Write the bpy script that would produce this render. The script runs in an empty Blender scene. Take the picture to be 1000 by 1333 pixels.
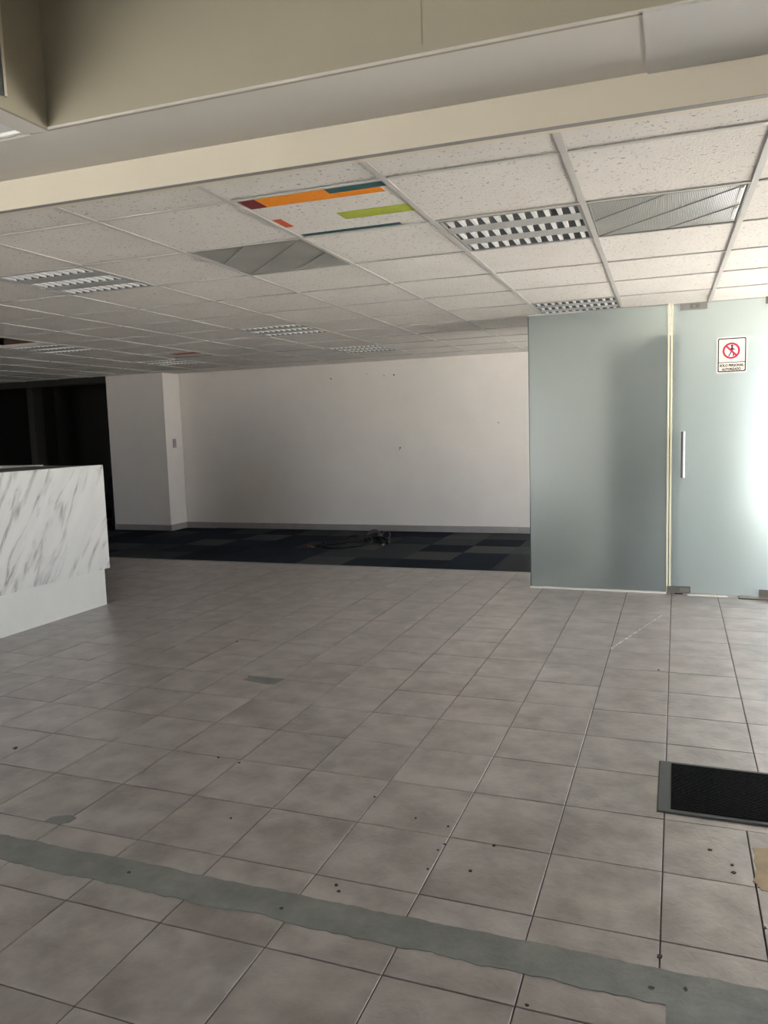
import bpy, math, random
from mathutils import Vector, Matrix
random.seed(7)
scene = bpy.context.scene
COL = scene.collection

# ------------------------------------------------------------------ camera
F_PX, YAW, PITCH, ROLL, CAM_H = 1006.628, 0.3635, 0.1065, 0.0308, 1.32
def camera_axes():
    cy, sy = math.cos(YAW), math.sin(YAW)
    cp, sp = math.cos(PITCH), math.sin(PITCH)
    cr, sr = math.cos(ROLL), math.sin(ROLL)
    rz = Matrix(((cy, -sy, 0), (sy, cy, 0), (0, 0, 1)))
    f = Vector((0, cp, -sp)); d = Vector((0, -sp, -cp)); r = Vector((1, 0, 0))
    return rz @ (cr * r + sr * d), rz @ (-sr * r + cr * d), rz @ f
AX_R, AX_D, AX_F = camera_axes()
cam_data = bpy.data.cameras.new('camera')
cam_data.sensor_fit = 'HORIZONTAL'
cam_data.sensor_width = 36.0
cam_data.lens = 36.0 * F_PX / 1000.0
cam_data.clip_start = 0.02
cam = bpy.data.objects.new('camera', cam_data)
COL.objects.link(cam)
up, back = -AX_D, -AX_F
cam.matrix_world = Matrix(((AX_R.x, up.x, back.x, 0), (AX_R.y, up.y, back.y, 0),
                           (AX_R.z, up.z, back.z, CAM_H), (0, 0, 0, 1)))
scene.camera = cam
def project(P):
    v = Vector(P) - Vector((0, 0, CAM_H))
    w = v.dot(AX_F)
    if w < 0.05:
        return None
    return 500 + F_PX * v.dot(AX_R) / w, 666.5 + F_PX * v.dot(AX_D) / w

# ------------------------------------------------------------------ sky and exposure
world = bpy.data.worlds.new('overcast_sky')
scene.world = world
world.use_nodes = True
wbg = world.node_tree.nodes['Background']
wbg.inputs['Color'].default_value = (0.80, 0.91, 1.04, 1)
wbg.inputs['Strength'].default_value = 5.0
scene.view_settings.view_transform = 'Standard'
scene.view_settings.look = 'None'
scene.view_settings.gamma = 1.0
scene.view_settings.use_curve_mapping = False
scene.view_settings.exposure = 0.79
sun_data = bpy.data.lights.new('sun', 'SUN')
sun_data.energy = 60.0; sun_data.angle = 0.02; sun_data.color = (1.0, 0.96, 0.90)
sun = bpy.data.objects.new('sun', sun_data); COL.objects.link(sun)
sun.rotation_euler = Vector((-0.25, -0.06, -0.96)).to_track_quat('-Z', 'Y').to_euler()
def portal(name, loc, rot, sx, sy):          # guides the sky light through a real window opening
    l = bpy.data.lights.new(name, 'AREA')
    l.shape = 'RECTANGLE'; l.size = sx; l.size_y = sy
    l.cycles.is_portal = True
    o = bpy.data.objects.new(name, l); COL.objects.link(o)
    o.location = loc; o.rotation_euler = rot
RIGHT_OPENINGS = [(3.5, 6.1, 0.06, 2.12), (6.40, 8.75, 0.06, 2.12)]
BACK_OPENINGS = [(0.98, 2.9, 0.06, 2.12)]
REAR_OPENINGS = [(-4.5, -2.1, 0.06, 2.04)]
XR, YB, YW = 3.2, -3.0, 9.355
for (a, b, z0, z1) in RIGHT_OPENINGS:
    portal('daylight_portal', (XR + 0.11, (a + b) / 2, (z0 + z1) / 2), (0, math.radians(90), 0), z1 - z0, b - a)
for (a, b, z0, z1) in REAR_OPENINGS:
    portal('daylight_portal', ((a + b) / 2, YB - 0.11, (z0 + z1) / 2), (math.radians(90), 0, 0), b - a, z1 - z0)

for (a, b, z0, z1) in BACK_OPENINGS:
    portal('daylight_portal', ((a + b) / 2, YW + 0.11, (z0 + z1) / 2), (math.radians(-90), 0, 0), b - a, z1 - z0)

# ------------------------------------------------------------------ materials
MATS = {}
def new_mat(name):
    m = bpy.data.materials.new(name); m.use_nodes = True
    MATS[name] = m
    nt = m.node_tree
    return m, nt, nt.nodes['Principled BSDF']
def N(nt, kind, **kw):
    n = nt.nodes.new(kind)
    for k, v in kw.items():
        if k.startswith('i_'):
            n.inputs[k[2:].replace('_', ' ')].default_value = v
        else:
            setattr(n, k, v)
    return n
def L(nt, a, b): nt.links.new(a, b)
def ramp(nt, fac, stops, interp='LINEAR'):
    r = N(nt, 'ShaderNodeValToRGB'); r.color_ramp.interpolation = interp
    e = r.color_ramp.elements
    while len(e) < len(stops): e.new(0.5)
    for el, (p, c) in zip(e, stops):
        el.position = p; el.color = (c[0], c[1], c[2], 1) if not isinstance(c, float) else (c, c, c, 1)
    L(nt, fac, r.inputs['Fac']); return r.outputs['Color']
def coords(nt, per_object=True):
    tc = N(nt, 'ShaderNodeTexCoord')
    if not per_object: return tc.outputs['Object']
    oi = N(nt, 'ShaderNodeObjectInfo')
    mul = N(nt, 'ShaderNodeMath', operation='MULTIPLY'); mul.inputs[1].default_value = 37.0
    L(nt, oi.outputs['Random'], mul.inputs[0])
    add = N(nt, 'ShaderNodeVectorMath', operation='ADD')
    L(nt, tc.outputs['Object'], add.inputs[0]); L(nt, mul.outputs[0], add.inputs[1])
    return add.outputs[0]
def bump(nt, height, bsdf, strength, dist):
    b = N(nt, 'ShaderNodeBump', i_Strength=strength, i_Distance=dist)
    L(nt, height, b.inputs['Height']); L(nt, b.outputs['Normal'], bsdf.inputs['Normal'])
def plain(name, col, rough=0.5, metal=0.0, spec=0.5, noise=0.0, scale=8.0, bmp=0.0):
    m, nt, b = new_mat(name)
    b.inputs['Roughness'].default_value = rough; b.inputs['Metallic'].default_value = metal
    b.inputs['Specular IOR Level'].default_value = spec
    b.inputs['Base Color'].default_value = (*col, 1)
    if noise or bmp:
        n = N(nt, 'ShaderNodeTexNoise', i_Scale=scale, i_Detail=5.0, i_Roughness=0.6)
        L(nt, coords(nt), n.inputs['Vector'])
        if noise:
            lo = [c * (1 - noise) for c in col]; hi = [min(1, c * (1 + noise)) for c in col]
            L(nt, ramp(nt, n.outputs['Fac'], [(0.3, lo), (0.7, hi)]), b.inputs['Base Color'])
        if bmp: bump(nt, n.outputs['Fac'], b, 0.4, bmp)
    return m

plain('wall_paint', (0.81, 0.755, 0.70), 0.75, noise=0.03, scale=2.5, bmp=0.001)
plain('cream_paint', (0.69, 0.63, 0.515), 0.7, noise=0.03, scale=2.0)
plain('soffit_paint', (0.68, 0.65, 0.60), 0.75, noise=0.03, scale=2.0)
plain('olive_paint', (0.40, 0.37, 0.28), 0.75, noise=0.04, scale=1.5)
plain('patch_paint', (0.62, 0.61, 0.59), 0.7, noise=0.03, scale=3.0)
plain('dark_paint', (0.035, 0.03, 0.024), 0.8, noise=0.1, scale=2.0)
plain('brown_pilaster', (0.06, 0.054, 0.048), 0.7)
plain('plenum', (0.075, 0.048, 0.03), 0.9)
plain('t_bar', (0.53, 0.51, 0.475), 0.45, noise=0.05, scale=10.0)
plain('seam', (0.33, 0.285, 0.22), 0.8)
plain('trim_grey', (0.27, 0.26, 0.245), 0.6)
plain('housing_white', (0.42, 0.42, 0.40), 0.4)
plain('tube_white', (0.75, 0.75, 0.72), 0.3)
plain('blade_glint_white', (0.90, 0.90, 0.89), 0.30)  # plain white, stands in for window light mirrored by the louvre blades
plain('trough_metal', (0.20, 0.215, 0.22), 0.32, metal=1.0)
plain('steel', (0.40, 0.40, 0.39), 0.34, metal=1.0)
plain('dark_steel', (0.30, 0.29, 0.26), 0.38, metal=1.0)
plain('desk_white', (0.74, 0.73, 0.68), 0.5, noise=0.03, scale=6.0)
plain('counter_grey', (0.16, 0.155, 0.14), 0.45)
plain('grout', (0.075, 0.046, 0.032), 0.9, noise=0.3, scale=30.0)
plain('baseboard_tile', (0.32, 0.295, 0.28), 0.5, noise=0.08, scale=6.0)
plain('silicone', (0.80, 0.77, 0.70), 0.5)
plain('jamb_yellow', (0.86, 0.83, 0.62), 0.45)
plain('black_rubber', (0.012, 0.012, 0.012), 0.5)
plain('rubber_grey', (0.045, 0.05, 0.052), 0.55)
plain('cable_black', (0.005, 0.005, 0.006), 0.6, spec=0.2)
plain('cable_grey', (0.085, 0.085, 0.08), 0.45)
plain('plug_red', (0.16, 0.02, 0.015), 0.45)
plain('switch_plate', (0.33, 0.31, 0.29), 0.4)
plain('chair_black', (0.006, 0.006, 0.007), 0.7)
plain('hole_dark', (0.02, 0.018, 0.015), 0.8)
plain('adhesive_tan', (0.31, 0.225, 0.12), 0.6, noise=0.25, scale=14.0)
plain('spot_dark', (0.03, 0.025, 0.02), 0.7)
plain('chalk', (0.72, 0.72, 0.70), 0.7)
plain('sign_card', (0.90, 0.84, 0.74), 0.4)
plain('sign_white', (0.92, 0.91, 0.88), 0.4)
plain('sign_black', (0.03, 0.022, 0.02), 0.5)
plain('sign_red', (0.62, 0.012, 0.045), 0.45)
plain('pavement', (0.45, 0.44, 0.42), 0.9, noise=0.1, scale=2.0)
plain('window_frame', (0.55, 0.56, 0.56), 0.4, metal=1.0)
plain('blocker_grey', (0.30, 0.315, 0.31), 0.7)
plain('partition_dark', (0.05, 0.06, 0.062), 0.7)
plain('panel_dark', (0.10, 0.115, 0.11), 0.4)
for nm, c in dict(sticker_orange=(0.95, 0.30, 0.012), sticker_maroon=(0.19, 0.014, 0.02), sticker_teal=(0.025, 0.11, 0.125),
                  sticker_green=(0.40, 0.46, 0.05), sticker_red=(0.58, 0.10, 0.035), sticker_brightred=(0.42, 0.03, 0.015)).items():
    plain(nm, c, 0.55, noise=0.08, scale=60.0)

def mat_ceiling_tile(name, specks):
    m, nt, b = new_mat(name)
    v = coords(nt)
    n1 = N(nt, 'ShaderNodeTexNoise', i_Scale=130.0, i_Detail=3.0, i_Roughness=0.6); L(nt, v, n1.inputs['Vector'])
    n2 = N(nt, 'ShaderNodeTexNoise', i_Scale=4.0, i_Detail=2.0); L(nt, v, n2.inputs['Vector'])
    vo = N(nt, 'ShaderNodeTexNoise', i_Scale=75.0, i_Detail=2.0, i_Roughness=0.5, i_Distortion=0.6); L(nt, v, vo.inputs['Vector'])
    base = ramp(nt, n2.outputs['Fac'], [(0.3, (0.69, 0.65, 0.60)), (0.7, (0.73, 0.695, 0.645))])
    sp = ramp(nt, vo.outputs['Fac'], [(0.63, 1.0), (0.68, specks)])
    mx = N(nt, 'ShaderNodeMix', data_type='RGBA', blend_type='MULTIPLY')
    mx.inputs['Factor'].default_value = 1.0
    L(nt, base, mx.inputs['A']); L(nt, sp, mx.inputs['B'])
    L(nt, mx.outputs['Result'], b.inputs['Base Color'])
    b.inputs['Roughness'].default_value = 0.85
    mx2 = N(nt, 'ShaderNodeMath', operation='MULTIPLY'); L(nt, n1.outputs['Fac'], mx2.inputs[0]); L(nt, sp, mx2.inputs[1])
    bump(nt, mx2.outputs[0], b, 0.5, 0.004)
mat_ceiling_tile('ceiling_tile', 0.5)

def mat_floor_tile():
    m, nt, b = new_mat('floor_tile')
    v = coords(nt)
    n1 = N(nt, 'ShaderNodeTexNoise', i_Scale=6.5, i_Detail=4.0, i_Roughness=0.55); L(nt, v, n1.inputs['Vector'])
    n2 = N(nt, 'ShaderNodeTexNoise', i_Scale=2.2, i_Detail=1.0); L(nt, v, n2.inputs['Vector'])
    c1 = ramp(nt, n1.outputs['Fac'], [(0.33, (0.215, 0.193, 0.18)), (0.66, (0.375, 0.348, 0.327))])
    c2 = ramp(nt, n2.outputs['Fac'], [(0.35, (0.92, 0.90, 0.89)), (0.65, (1.0, 1.0, 1.0))])
    mx = N(nt, 'ShaderNodeMix', data_type='RGBA', blend_type='MULTIPLY'); mx.inputs['Factor'].default_value = 1.0
    L(nt, c1, mx.inputs['A']); L(nt, c2, mx.inputs['B'])
    L(nt, mx.outputs['Result'], b.inputs['Base Color'])
    n3 = N(nt, 'ShaderNodeTexNoise', i_Scale=38.0, i_Detail=2.0, i_Distortion=0.8); L(nt, v, n3.inputs['Vector'])
    r = ramp(nt, n1.outputs['Fac'], [(0.3, 0.285), (0.7, 0.34)]); L(nt, r, b.inputs['Roughness'])
    b.inputs['Specular IOR Level'].default_value = 1.0
    bump(nt, n3.outputs['Fac'], b, 0.28, 0.006)
mat_floor_tile()

def mat_cement():
    m, nt, b = new_mat('cement')
    v = coords(nt, False)
    n1 = N(nt, 'ShaderNodeTexNoise', i_Scale=9.0, i_Detail=7.0, i_Roughness=0.65); L(nt, v, n1.inputs['Vector'])
    L(nt, ramp(nt, n1.outputs['Fac'], [(0.3, (0.135, 0.142, 0.13)), (0.7, (0.215, 0.225, 0.208))]), b.inputs['Base Color'])
    n2 = N(nt, 'ShaderNodeTexNoise', i_Scale=60.0, i_Detail=6.0, i_Roughness=0.7); L(nt, v, n2.inputs['Vector'])
    b.inputs['Roughness'].default_value = 0.6
    bump(nt, n2.outputs['Fac'], b, 0.5, 0.004)
mat_cement()

def mat_carpet(name, col):
    m, nt, b = new_mat(name)
    v = coords(nt)
    n = N(nt, 'ShaderNodeTexNoise', i_Scale=90.0, i_Detail=3.0); L(nt, v, n.inputs['Vector'])
    L(nt, ramp(nt, n.outputs['Fac'], [(0.3, [c * 0.7 for c in col]), (0.7, [c * 1.25 for c in col])]), b.inputs['Base Color'])
    b.inputs['Roughness'].default_value = 0.95; b.inputs['Specular IOR Level'].default_value = 0.1
    bump(nt, n.outputs['Fac'], b, 0.6, 0.006)
mat_carpet('carpet_navy', (0.012, 0.017, 0.027)); mat_carpet('carpet_ink', (0.008, 0.011, 0.018))
mat_carpet('carpet_slate', (0.036, 0.040, 0.043)); mat_carpet('carpet_grey', (0.054, 0.058, 0.058))
mat_carpet('mat_pile', (0.008, 0.008, 0.008))

def mat_marble():
    m, nt, b = new_mat('marble')
    tc = N(nt, 'ShaderNodeTexCoord')
    mp = N(nt, 'ShaderNodeMapping'); L(nt, tc.outputs['Object'], mp.inputs['Vector'])
    mp.inputs['Rotation'].default_value = (math.radians(33), 0, 0)
    mp2 = N(nt, 'ShaderNodeMapping'); L(nt, mp.outputs[0], mp2.inputs['Vector'])
    mp2.inputs['Scale'].default_value = (1.0, 4.2, 1.05)
    n0 = N(nt, 'ShaderNodeTexNoise', i_Scale=1.4, i_Detail=4.0, i_Roughness=0.55, i_Distortion=0.35); L(nt, mp2.outputs[0], n0.inputs['Vector'])
    s = N(nt, 'ShaderNodeMath', operation='SUBTRACT'); s.inputs[1].default_value = 0.5; L(nt, n0.outputs['Fac'], s.inputs[0])
    a = N(nt, 'ShaderNodeMath', operation='ABSOLUTE'); L(nt, s.outputs[0], a.inputs[0])
    vein = ramp(nt, a.outputs[0], [(0.0, 1.0), (0.018, 0.5), (0.055, 0.0)])
    n1 = N(nt, 'ShaderNodeTexNoise', i_Scale=3.0, i_Detail=3.0); L(nt, mp2.outputs[0], n1.inputs['Vector'])
    msk = ramp(nt, n1.outputs['Fac'], [(0.44, 0.0), (0.64, 1.0)])
    mm = N(nt, 'ShaderNodeMath', operation='MULTIPLY'); L(nt, vein, mm.inputs[0]); L(nt, msk, mm.inputs[1])
    mx = N(nt, 'ShaderNodeMix', data_type='RGBA'); L(nt, mm.outputs[0], mx.inputs['Factor'])
    base = ramp(nt, n1.outputs['Fac'], [(0.3, (0.74, 0.735, 0.70)), (0.7, (0.68, 0.67, 0.645))])
    L(nt, base, mx.inputs['A']); mx.inputs['B'].default_value = (0.31, 0.28, 0.265, 1)
    L(nt, mx.outputs['Result'], b.inputs['Base Color'])
    b.inputs['Roughness'].default_value = 0.4
mat_marble()

def mat_frosted():
    m = bpy.data.materials.new('frosted_glass'); m.use_nodes = True; MATS['frosted_glass'] = m
    nt = m.node_tree; nt.nodes.clear()
    out = N(nt, 'ShaderNodeOutputMaterial')
    tr = N(nt, 'ShaderNodeBsdfTranslucent'); tr.inputs['Color'].default_value = (0.74, 0.79, 0.77, 1)
    rf = N(nt, 'ShaderNodeBsdfRefraction', i_Roughness=0.5, i_IOR=1.33); rf.inputs['Color'].default_value = (0.78, 0.83, 0.82, 1)
    df = N(nt, 'ShaderNodeBsdfDiffuse'); df.inputs['Color'].default_value = (0.62, 0.68, 0.66, 1)
    gl = N(nt, 'ShaderNodeBsdfGlossy', i_Roughness=0.22)
    m1 = N(nt, 'ShaderNodeMixShader'); m1.inputs[0].default_value = 0.80
    L(nt, tr.outputs[0], m1.inputs[1]); L(nt, rf.outputs[0], m1.inputs[2])
    tc = N(nt, 'ShaderNodeTexCoord')
    ns = N(nt, 'ShaderNodeTexNoise', i_Scale=1.6, i_Detail=5.0, i_Distortion=1.2); L(nt, tc.outputs['Object'], ns.inputs['Vector'])
    fr = ramp(nt, ns.outputs['Fac'], [(0.35, 0.18), (0.72, 0.27)])
    m2 = N(nt, 'ShaderNodeMixShader'); L(nt, fr, m2.inputs[0])
    L(nt, m1.outputs[0], m2.inputs[1]); L(nt, df.outputs[0], m2.inputs[2])
    fres = N(nt, 'ShaderNodeFresnel', i_IOR=1.35)
    m3 = N(nt, 'ShaderNodeMixShader'); L(nt, fres.outputs[0], m3.inputs[0])
    L(nt, m2.outputs[0], m3.inputs[1]); L(nt, gl.outputs[0], m3.inputs[2])
    L(nt, m3.outputs[0], out.inputs[0])
mat_frosted()
plain('glass_edge', (0.05, 0.085, 0.085), 0.25)

def mat_lens():
    m, nt, b = new_mat('prismatic_lens')
    tc = N(nt, 'ShaderNodeTexCoord')
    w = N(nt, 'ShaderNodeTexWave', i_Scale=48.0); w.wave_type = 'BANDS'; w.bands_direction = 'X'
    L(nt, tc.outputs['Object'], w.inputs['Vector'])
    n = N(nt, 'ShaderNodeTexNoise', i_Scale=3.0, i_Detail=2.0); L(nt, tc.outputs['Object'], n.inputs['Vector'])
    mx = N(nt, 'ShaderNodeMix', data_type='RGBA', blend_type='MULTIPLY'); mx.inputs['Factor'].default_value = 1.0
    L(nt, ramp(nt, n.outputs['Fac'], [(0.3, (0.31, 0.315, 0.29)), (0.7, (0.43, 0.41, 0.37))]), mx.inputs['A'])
    L(nt, ramp(nt, w.outputs['Fac'], [(0.2, 0.62), (0.8, 1.0)]), mx.inputs['B']); L(nt, mx.outputs['Result'], b.inputs['Base Color'])  # rib shading painted into the base colour as bands
    b.inputs['Roughness'].default_value = 0.30
    bump(nt, w.outputs['Fac'], b, 0.4, 0.0035)
mat_lens()

# ------------------------------------------------------------------ geometry helpers
class MB:
    def __init__(self): self.v = []; self.f = []; self.m = []
    def quad_prism(self, poly, z0, z1, mi=0):
        n = len(poly); s = len(self.v)
        self.v += [(x, y, z0) for x, y in poly] + [(x, y, z1) for x, y in poly]
        self.f.append(tuple(s + i for i in reversed(range(n)))); self.f.append(tuple(s + n + i for i in range(n)))
        for i in range(n):
            j = (i + 1) % n
            self.f.append((s + i, s + j, s + n + j, s + n + i))
        self.m += [mi] * (n + 2); return self
    def box(self, x0, y0, z0, x1, y1, z1, mi=0):
        return self.quad_prism([(x0, y0), (x1, y0), (x1, y1), (x0, y1)], z0, z1, mi)
    def bevel_box(self, x0, y0, z0, x1, y1, z1, c, mi=0):      # chamfered along the top edges
        s = len(self.v)
        r = [(x0, y0), (x1, y0), (x1, y1), (x0, y1)]; q = [(x0 + c, y0 + c), (x1 - c, y0 + c), (x1 - c, y1 - c), (x0 + c, y1 - c)]
        self.v += [(x, y, z0) for x, y in r] + [(x, y, z1 - c) for x, y in r] + [(x, y, z1) for x, y in q]
        self.f.append((s + 3, s + 2, s + 1, s)); self.f.append((s + 8, s + 9, s + 10, s + 11))
        for k in (0, 4):
            for i in range(4):
                j = (i + 1) % 4
                self.f.append((s + k + i, s + k + j, s + k + 4 + j, s + k + 4 + i))
        self.m += [mi] * 10; return self
    def prism_axis(self, poly, a0, a1, axis):                  # poly in the plane across the axis
        s = len(self.v); n = len(poly)
        def P(p, a):
            return (a, p[0], p[1]) if axis == 'X' else (p[0], a, p[1])
        self.v += [P(p, a0) for p in poly] + [P(p, a1) for p in poly]
        self.f.append(tuple(s + i for i in range(n))); self.f.append(tuple(s + n + i for i in reversed(range(n))))
        for i in range(n):
            j = (i + 1) % n
            self.f.append((s + j, s + i, s + n + i, s + n + j))
        self.m += [0] * (n + 2); return self
    def tube(self, pts, r, seg=10, closed=False, cap=True):
        pts = [Vector(p) for p in pts]; n = len(pts); s = len(self.v)
        prev = None
        for i, p in enumerate(pts):
            a = pts[i - 1] if (i > 0 or closed) else p; b = pts[(i + 1) % n] if (i < n - 1 or closed) else p
            t = (b - a).normalized()
            ref = prev if prev is not None else (Vector((0, 0, 1)) if abs(t.z) < 0.9 else Vector((1, 0, 0)))
            nx = (ref - t * ref.dot(t)).normalized(); prev = nx; ny = t.cross(nx)
            rr = r[i] if isinstance(r, (list, tuple)) else r
            for k in range(seg):
                an = 2 * math.pi * k / seg
                q = p + nx * (rr * math.cos(an)) + ny * (rr * math.sin(an)); self.v.append(tuple(q))
        m = n if closed else n - 1
        for i in range(m):
            for k in range(seg):
                k2 = (k + 1) % seg; i2 = (i + 1) % n
                self.f.append((s + i * seg + k, s + i * seg + k2, s + i2 * seg + k2, s + i2 * seg + k)); self.m.append(0)
        if cap and not closed:
            self.f.append(tuple(s + k for k in reversed(range(seg)))); self.f.append(tuple(s + (n - 1) * seg + k for k in range(seg))); self.m += [0, 0]
        return self
    def mesh(self, name, mats, smooth=False):
        me = bpy.data.meshes.new(name); me.from_pydata(self.v, [], self.f)
        for x in ([mats] if isinstance(mats, str) else mats): me.materials.append(MATS[x])
        me.polygons.foreach_set('material_index', self.m)
        if smooth: me.polygons.foreach_set('use_smooth', [True] * len(self.f))
        me.update(); return me
    def build(self, name, mats, parent=None, loc=None, smooth=False):
        return link(name, self.mesh(name, mats, smooth), parent, loc)
def link(name, me, parent=None, loc=None, rotz=0.0):
    o = bpy.data.objects.new(name, me); COL.objects.link(o)
    if parent is not None: o.parent = parent
    if loc is not None: o.location = loc
    if rotz: o.rotation_euler = (0, 0, rotz)
    return o
def struct(o): o['kind'] = 'structure'; return o
def thing(name, label, cat, loc=(0, 0, 0), rotz=0.0, group=None):
    o = link(name, None, None, loc, rotz); return tag(o, label, cat, group)
def tag(o, label, cat, group=None):
    o['label'] = label; o['category'] = cat
    if group: o['group'] = group
    return o
def clip(poly, a, b, c):                                       # keep a*x + b*y + c >= 0
    out = []
    for i in range(len(poly)):
        p, q = poly[i], poly[(i + 1) % len(poly)]
        dp, dq = a * p[0] + b * p[1] + c, a * q[0] + b * q[1] + c
        if dp >= 0: out.append(p)
        if (dp >= 0) != (dq >= 0):
            t = dp / (dp - dq); out.append((p[0] + t * (q[0] - p[0]), p[1] + t * (q[1] - p[1])))
    return out

# ------------------------------------------------------------------ room shell
HC = 2.18                      # tiled ceiling
ZS = 2.285                     # plaster soffit near the camera
YG, XL = 6.2165, -11.0
def fascia_y(x): return 2.398 + 0.0325 * x
def recess_y(x): return 2.057 + 0.0245 * x
XREC = -1.85
struct(MB().box(-40, -40, -0.20, 40, 40, -0.10).build('ground', 'pavement'))

def wall_with_openings(name, mat, axis, pos, thick, a0, a1, ztop, openings):
    mb = MB()
    def seg(u0, u1, z0, z1):
        if u1 - u0 < 1e-4 or z1 - z0 < 1e-4: return
        if axis == 'X': mb.box(pos, u0, z0, pos + thick, u1, z1)
        else: mb.box(u0, pos, z0, u1, pos + thick, z1)
    u = a0
    for (b0, b1, z0, z1) in openings:
        seg(u, b0, -0.1, ztop); seg(b0, b1, -0.1, z0); seg(b0, b1, z1, ztop); u = b1
    seg(u, a1, -0.1, ztop)
    return struct(mb.build(name, mat))
wall_with_openings('wall_right', 'wall_paint', 'X', XR, 0.15, YB, YW + 0.15, 3.6, RIGHT_OPENINGS)
wall_with_openings('wall_rear', 'wall_paint', 'Y', YB - 0.15, 0.15, XL, XR + 0.15, 3.6, REAR_OPENINGS)
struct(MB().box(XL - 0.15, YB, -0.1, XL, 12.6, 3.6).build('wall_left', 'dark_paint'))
wn = 0
for (a, b, z0, z1), ax in [(o, 'X') for o in RIGHT_OPENINGS] + [(o, 'Y') for o in REAR_OPENINGS] + [(o, 'B') for o in BACK_OPENINGS]:
    wn += 1
    mb = MB(); t = 0.045
    def bar(u0, u1, w0, w1):
        if ax == 'X': mb.box(XR + 0.05, u0, w0, XR + 0.10, u1, w1)
        elif ax == 'B': mb.box(u0, YW + 0.05, w0, u1, YW + 0.10, w1)
        else: mb.box(u0, YB - 0.10, w0, u1, YB - 0.05, w1)
    bar(a, b, z0, z0 + t); bar(a, b, z1 - t, z1); bar(a, a + t, z0 + t, z1 - t); bar(b - t, b, z0 + t, z1 - t)
    k = max(1, round((b - a) / 1.1))
    for i in range(1, k):
        x = a + (b - a) * i / k; bar(x - t / 2, x + t / 2, z0 + t, z1 - t)
    struct(mb.build('window_%d' % wn, 'window_frame'))

wall_back = wall_with_openings('wall_back', 'wall_paint', 'Y', YW, 0.15, -6.6, XR, 2.6, BACK_OPENINGS)
for (x, z, r) in [(-4.243, 1.999, .009), (-3.366, 2.002, .010), (-3.734, 2.035, .005), (-3.50, 2.0, .006), (-3.311, 1.078, .010), (-3.32, 1.055, .006), (-2.033, 1.359, .007)]:
    MB().tube([(0, -0.004, 0), (0, 0.002, 0)], r, 8).build('screw_hole', 'hole_dark', wall_back, (x, YW, z))
# square pillar standing proud of the back wall, and the unlit room beside it
pillar = struct(MB().box(-7.565, 8.98, -0.02, -6.605, YW + 0.15, 2.6).build('wall_pillar', 'wall_paint'))
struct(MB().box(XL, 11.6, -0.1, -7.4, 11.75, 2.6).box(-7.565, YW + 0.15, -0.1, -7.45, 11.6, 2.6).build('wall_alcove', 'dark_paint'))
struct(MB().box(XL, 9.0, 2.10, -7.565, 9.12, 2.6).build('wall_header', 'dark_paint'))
struct(MB().box(-9.80, 9.75, 0.0, -9.68, 9.95, 2.3).build('trim_1', 'brown_pilaster'))

# baseboards, cut from floor tile, each length a piece
bb = struct(MB().box(-6.605, YW - 0.004, 0.0, -1.1, YW, 0.075).build('baseboard_back', 'grout'))
x = -6.593
while x < -1.14:
    x1 = min(x + 0.60, -1.12)
    MB().box(x + 0.0015, YW - 0.012, 0.001, x1 - 0.0015, YW - 0.002, 0.082 + random.uniform(-.0015, .0015)).build('baseboard_piece', 'baseboard_tile', bb)
    x = x1
bp = struct(MB().box(-7.565, 8.976, 0.0, -6.605, 8.98, 0.075).box(-6.605, 8.976, 0.0, -6.601, YW - 0.012, 0.075).build('baseboard_pillar', 'grout'))
for (a, b) in [(-7.565, -7.10), (-7.10, -6.593)]:
    MB().box(a + 0.0015, 8.968, 0.001, b - 0.0015, 8.978, 0.082).build('baseboard_piece', 'baseboard_tile', bp)
MB().box(-6.603, 8.968, 0.001, -6.593, YW - 0.013, 0.082).build('baseboard_piece', 'baseboard_tile', bp)

# plaster soffit, fascia, raised recess above the camera
mb = MB()
mb.quad_prism([(XL, recess_y(XREC)), (XREC - .012, recess_y(XREC) + .012), (XR, recess_y(XR) + .012), (XR, fascia_y(XR)), (XL, fascia_y(XL) + .05)], ZS, ZS + 0.06)
mb.quad_prism([(XL, YB), (-2.35, YB), (-2.35, recess_y(XREC)), (XL, recess_y(XREC))], ZS, ZS + 0.06)
mb.quad_prism([(-1.945, YB), (XREC - .012, YB), (XREC - .012, recess_y(XREC) + .011), (-1.945, recess_y(XREC) + .0)], ZS, ZS + 0.06)
mb.quad_prism([(-2.35, YB), (-1.945, YB), (-1.945, 1.60), (-2.35, 1.60)], ZS, ZS + 0.06)
soffit = struct(mb.build('ceiling_soffit', 'soffit_paint'))
struct(MB().quad_prism([(XL, fascia_y(XL)), (XR, fascia_y(XR)), (XR, fascia_y(XR) + 0.05), (XL, fascia_y(XL) + 0.05)], HC - 0.001, ZS).build('wall_fascia', 'cream_paint'))
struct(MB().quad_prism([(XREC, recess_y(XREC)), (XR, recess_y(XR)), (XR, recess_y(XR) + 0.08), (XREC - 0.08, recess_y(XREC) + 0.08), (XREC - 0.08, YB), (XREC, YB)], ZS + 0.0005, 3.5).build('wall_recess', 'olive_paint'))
struct(MB().box(XREC - 0.2, YB, 3.5, XR, 2.3, 3.6).build('ceiling_recess', 'soffit_paint'))
# rounded corner bead along the lip of the recess
struct(MB().tube([(XREC - 0.002, recess_y(XREC), ZS + 0.004), (XR - 0.01, recess_y(XR) - 0.001, ZS + 0.004)], 0.0045, 8).build('trim_2', 'soffit_paint'))
struct(MB().quad_prism([(-0.632, recess_y(-.632) - .0012), (-0.629, recess_y(-.629) - .0012), (-0.629, recess_y(-.629) + .002), (-0.632, recess_y(-.632) + .002)], ZS + .03, 3.45).build('trim_3', 'seam'))
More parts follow.
